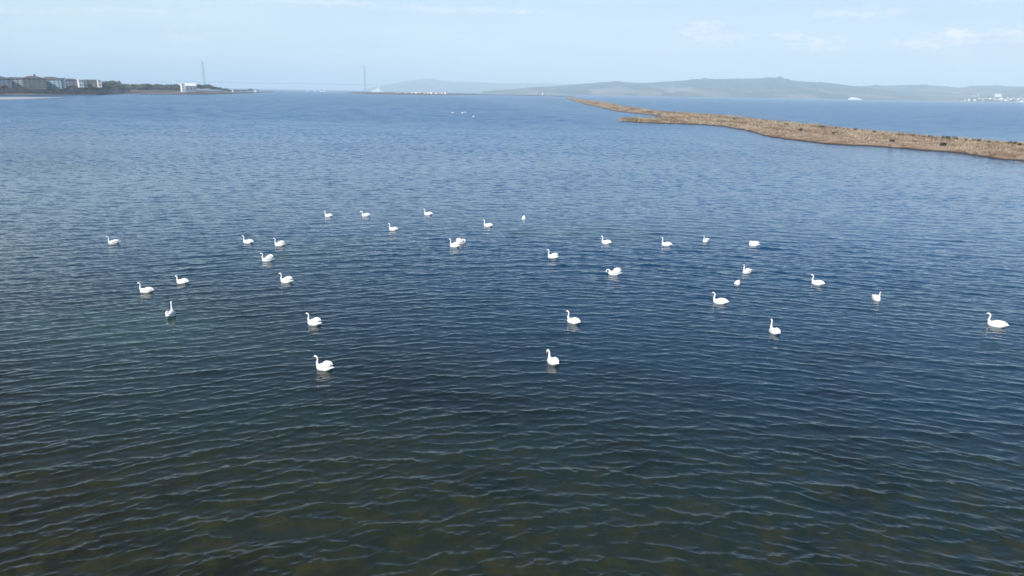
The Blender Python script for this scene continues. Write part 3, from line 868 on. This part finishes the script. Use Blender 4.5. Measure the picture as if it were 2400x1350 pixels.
BODY_ROWS = [(-.56, .17, .006, .03), (-.50, .165, .020, .07), (-.42, .145, .055, .11), (-.32, .12, .115, .165), (-.18, .09, .185, .21), (0, .075, .215, .225),
             (.18, .07, .205, .21), (.31, .07, .165, .165), (.40, .075, .095, .105), (.445, .085, .03, .035)]
NECKS = {   # (x, y, z, radius) from the breast to the back of the head, the last two are head and face, then the bill tip
    'upright': ([(.20, 0, .08, .12), (.33, 0, .15, .088), (.405, 0, .25, .060), (.40, 0, .36, .047), (.375, 0, .46, .041), (.38, 0, .55, .038), (.425, 0, .615, .038), (.49, 0, .625, .047), (.55, 0, .60, .031)], (.655, 0, .555)),
    'alert': ([(.20, 0, .08, .12), (.32, 0, .16, .085), (.37, 0, .28, .058), (.375, 0, .42, .045), (.365, 0, .56, .040), (.38, 0, .655, .038), (.43, 0, .69, .046), (.49, 0, .675, .031)], (.60, 0, .64)),
    'turned': ([(.20, 0, .08, .12), (.32, 0, .16, .085), (.36, -.01, .28, .058), (.34, -.03, .42, .045), (.33, -.05, .55, .040), (.35, -.10, .63, .038), (.38, -.15, .655, .046), (.40, -.205, .64, .031)], (.43, -.30, .60)),
    'bowed': ([(.20, 0, .08, .12), (.33, 0, .16, .085), (.38, 0, .29, .058), (.375, 0, .41, .046), (.40, 0, .505, .041), (.47, 0, .555, .039), (.55, 0, .53, .040), (.60, 0, .46, .046), (.62, 0, .395, .031)], (.635, 0, .285)),
    'preening': ([(.20, 0, .08, .12), (.32, 0, .18, .088), (.38, 0, .27, .062), (.44, 0, .325, .052), (.52, 0, .325, .046), (.58, 0, .27, .044), (.60, 0, .20, .046), (.60, 0, .14, .031)], (.59, 0, .05)),
    'resting': ([(.20, 0, .08, .12), (.32, 0, .18, .09), (.36, 0, .28, .07), (.31, .01, .35, .058), (.22, .03, .37, .053), (.11, .05, .345, .052), (.02, .06, .31, .05)], None),
    'low': ([(.20, 0, .08, .12), (.33, 0, .13, .085), (.40, 0, .21, .058), (.41, 0, .31, .045), (.40, 0, .40, .040), (.42, 0, .46, .038), (.48, 0, .475, .046), (.54, 0, .455, .031)], (.64, 0, .42)),
}


def swan_mesh(neck, wings):
    mb = MB(); body_rings(mb, BODY_ROWS)
    if neck:
        P = NECKS[neck][0]
        pts = [Vector(p[:3]) for p in P]; rad = [p[3] for p in P]; sp, sr = [], []
        for i in range(len(pts) - 1):           # smooth the chain
            p0, p1, p2, p3 = pts[max(i - 1, 0)], pts[i], pts[i + 1], pts[min(i + 2, len(pts) - 1)]
            for q in range(4):
                t = q / 4
                sp.append(.5 * ((2 * p1) + (p2 - p0) * t + (2 * p0 - 5 * p1 + 4 * p2 - p3) * t * t + (3 * p1 - p0 - 3 * p2 + p3) * t ** 3))
                sr.append(rad[i] * (1 - t) + rad[i + 1] * t)
        sp.append(pts[-1]); sr.append(rad[-1])
        mb.tube(sp, sr, 12)
        if NECKS[neck][1] is not None: mb.ellipsoid(pts[-2], (.056, .046, .05))
    for s in (-1, 1):
        if wings == 'folded':
            mb.ellipsoid((-.09, s * .125, .20), (.33, .105, .13), Matrix.Rotation(R(4), 3, 'Y') @ Matrix.Rotation(R(s * 9), 3, 'Z'))
            mb.tube([(-.2, s * .12, .26), (-.36, s * .07, .25), (-.48, s * .03, .215)], [.075, .055, .015], 10, .6)
        elif wings == 'arched':
            mb.ellipsoid((-.11, s * .135, .26), (.31, .09, .165), Matrix.Rotation(R(8), 3, 'Y') @ Matrix.Rotation(R(s * 10), 3, 'Z'))
            mb.tube([(-.15, s * .15, .37), (-.31, s * .10, .365), (-.45, s * .05, .28)], [.07, .06, .018], 10, .7)
        elif wings == 'raised':
            mb.ellipsoid((-.16, s * .17, .29), (.30, .075, .20), Matrix.Rotation(R(10), 3, 'Y') @ Matrix.Rotation(R(s * 14), 3, 'Z'))
            mb.tube([(-.12, s * .19, .44), (-.30, s * .13, .46), (-.46, s * .07, .37)], [.06, .065, .02], 10, .8)
    me = mb.mesh('raw'); o = bpy.data.objects.new('raw', me); C.objects.link(o)
    md = o.modifiers.new('r', 'REMESH'); md.mode = 'VOXEL'; md.voxel_size = .0135; md.use_smooth_shade = True
    sm = o.modifiers.new('s', 'SMOOTH'); sm.factor = .5; sm.iterations = 5
    dg = bpy.context.evaluated_depsgraph_get(); dg.update()
    out = bpy.data.meshes.new_from_object(o.evaluated_get(dg)); bpy.data.objects.remove(o)
    out.name = 'body'; out.materials.clear(); out.materials.append(M_feather)
    out.polygons.foreach_set('use_smooth', [True] * len(out.polygons))
    return out


def bill_mesh(neck):
    P = NECKS[neck][0]; a, b = Vector(P[-2][:3]), Vector(P[-1][:3]); tip = Vector(NECKS[neck][1])
    d = (tip - b)
    return MB().tube([b - d * .12, b + d * .15, b + d * .7, tip], [.031, .026, .021, .010], 10, .75).mesh('bill', True), \
        MB().ellipsoid(b + (b - a).normalized() * .018 + Vector((0, 0, .022)), (.022, .018, .018), None, 8, 6).mesh('bill_knob', True)


_cache = {}
def swan(px, py, psi, neck, wings, scale, label, upend=None):
    """psi: 180 swims left across the view, below 180 away from us, above 180 towards us"""
    key = (neck, wings)
    if key not in _cache:
        bm_ = swan_mesh(neck, wings); bl = None
        if neck and NECKS[neck][1] is not None:
            bl = bill_mesh(neck); bl[0].materials.append(M_bill); bl[1].materials.append(M_black)
        _cache[key] = (bm_, bl)
    bm_, bl = _cache[key]
    g = ground(px, py - 1.5); a = math.atan2(g.x, g.y)
    r_, w_ = Vector((math.cos(a), -math.sin(a))), Vector((math.sin(a), math.cos(a)))
    hd = r_ * math.cos(R(psi)) + w_ * math.sin(R(psi))
    t = empty('mute_swan', (g.x, g.y, 0), math.atan2(hd.y, hd.x)); t.scale = (scale * .83,) * 3
    tag(t, label, 'swan', 'mute swans on the lagoon')
    b = link('body', bm_, parent=t)
    if upend is not None:
        b.rotation_euler = (0, R(upend), 0); b.location = (0, 0, -.12)
    if bl:
        q = link('bill', bl[0], parent=t); link('bill_knob', bl[1], parent=q)
    return t


SWANS = [
    (268, 572, 172, 'upright', 'folded', 1.0, 'white swan swimming alone farthest left of the flock, neck straight up'),
    (582, 571, 150, 'upright', 'folded', 1.0, 'white swan swimming left, just left of a similar swan with a humped back'),
    (656, 577, 158, 'upright', 'arched', 1.0, 'white swan with humped back wings, right neighbour of a smooth backed swan'),
    (628, 613, 165, 'upright', 'raised', 1.0, 'white swan with wings raised over its back, below a left swimming pair'),
    (428, 665, 140, 'low', 'folded', 1.0, 'white swan with short pulled in neck, above the swan stretching its neck'),
    (344, 686, 150, 'upright', 'folded', 1.0, 'white swan with slim upright neck at left, left of the short necked swan'),
    (400, 742, 74, 'alert', 'folded', 1.08, 'white swan seen end on with long neck stretched tall and head turned right'),
    (672, 663, 150, 'upright', 'arched', 1.0, 'white swan with humped wings, right and below the swan raising its wings'),
    (770, 509, 150, 'upright', 'folded', .95, 'small distant white swan, left end of the rearmost row'),
    (858, 508, 172, 'bowed', 'folded', 1.0, 'distant white swan bowing its head to the water, second in the rearmost row'),
    (922, 541, 150, 'upright', 'folded', 1.0, 'small white swan alone below the rearmost row, left of the dipping ones'),
    (1004, 505, 165, 'upright', 'folded', 1.0, 'distant white swan with tail trailing right, third in the rearmost row'),
    (1144, 532, 160, 'upright', 'folded', 1.0, 'white swan at middle distance, right and above the overlapping pair'),
    (1066, 580, 150, 'upright', 'arched', 1.05, 'upright necked front swan of the overlapping pair'),
    (1081, 572, 20, 'resting', 'raised', 1.0, 'fluffed up swan without visible neck, behind in the overlapping pair'),
    (1296, 606, 156, 'upright', 'arched', 1.0, 'white swan with rounded back at the centre, left of the bowing one'),
    (1421, 572, 156, 'upright', 'folded', 1.0, 'white swan straight above the swan that bows its head low'),
    (1562, 577, 172, 'alert', 'folded', 1.0, 'white swan with tall thin neck, left of a smaller one facing us'),
    (1655, 568, 238, 'upright', 'folded', 1.0, 'white swan turned towards us with a bright reflection, right of the tall necked one'),
    (1767, 577, 176, 'resting', 'arched', 1.0, 'sleeping white swan hunched with neck folded on its back'),
    (1751, 641, 226, 'alert', 'folded', 1.0, 'white swan with high neck, just above the feeding swan with only its rear showing'),
    (1440, 645, 172, 'preening', 'raised', 1.05, 'white swan bowing its head low to the water with ruffled wings'),
    (1688, 712, 170, 'upright', 'folded', 1.05, 'white swan with long pointed tail, below the feeding swan with only its rear showing'),
    (1344, 758, 143, 'upright', 'folded', 1.0, 'white swan in front at centre, above the swan that curls its neck'),
    (1815, 782, 125, 'alert', 'folded', 1.0, 'white swan swimming away with thin straight neck, lowest of the right group'),
    (1916, 668, 158, 'upright', 'folded', 1.0, 'white swan with clear forked reflection, right of the high necked pair'),
    (2053, 704, 300, 'alert', 'folded', .95, 'white swan facing us with its head to the right, alone near the right'),
    (2336, 766, 176, 'upright', 'folded', 1.12, 'large white swan swimming alone at the right edge'),
    (737, 762, 142, 'upright', 'arched', 1.0, 'white swan above the frontmost left swan, its neck straight'),
    (761, 867, 146, 'upright', 'arched', 1.0, 'frontmost white swan on the left, neck in an S curve'),
    (1296, 853, 122, 'bowed', 'folded', 1.0, 'frontmost white swan at centre, neck curled down and wings ruffled'),
    (1060.5, 266, 170, 'upright', 'arched', 1.1, 'tiny far swan speck, left of the four near the spit'),
    (1084, 266.5, 165, 'upright', 'raised', 1.25, 'brightest tiny far swan speck of the four near the spit'),
    (1090.5, 265, 190, 'alert', 'folded', 1.05, 'tiny far swan speck touching the brightest one on its right'),
    (1109.5, 275, 176, 'resting', 'arched', 1.0, 'faint tiny far swan speck, right of the four near the spit'),
]
for s_ in SWANS: swan(*s_)
swan(1228, 515, 100, None, 'folded', .95, 'upended white swan like an upright egg, right end of the rearmost row', upend=72)
swan(1729, 667, 130, None, 'folded', .85, 'feeding white swan with only its pale rear above water', upend=52)

# ------------------------------------------------------------------ sea air
hz = MB().box((0, 4000, 180), (50000, 40000, 366)).mesh('haze')
M_haze = bpy.data.materials.new('sea_haze'); M_haze.use_nodes = True
t = NT(M_haze.node_tree)
t.n.remove(M_haze.node_tree.nodes['Principled BSDF'])
pv = t.n.new('ShaderNodeVolumePrincipled')
pv.inputs['Color'].default_value = (.80, .95, 1.0, 1)
pv.inputs['Density'].default_value = 1.75e-4
pv.inputs['Anisotropy'].default_value = -0.12
t.l.new(pv.outputs[0], t.n['Material Output'].inputs['Volume'])
hz.materials.append(M_haze)
o = link('haze', hz); o['kind'] = 'stuff'
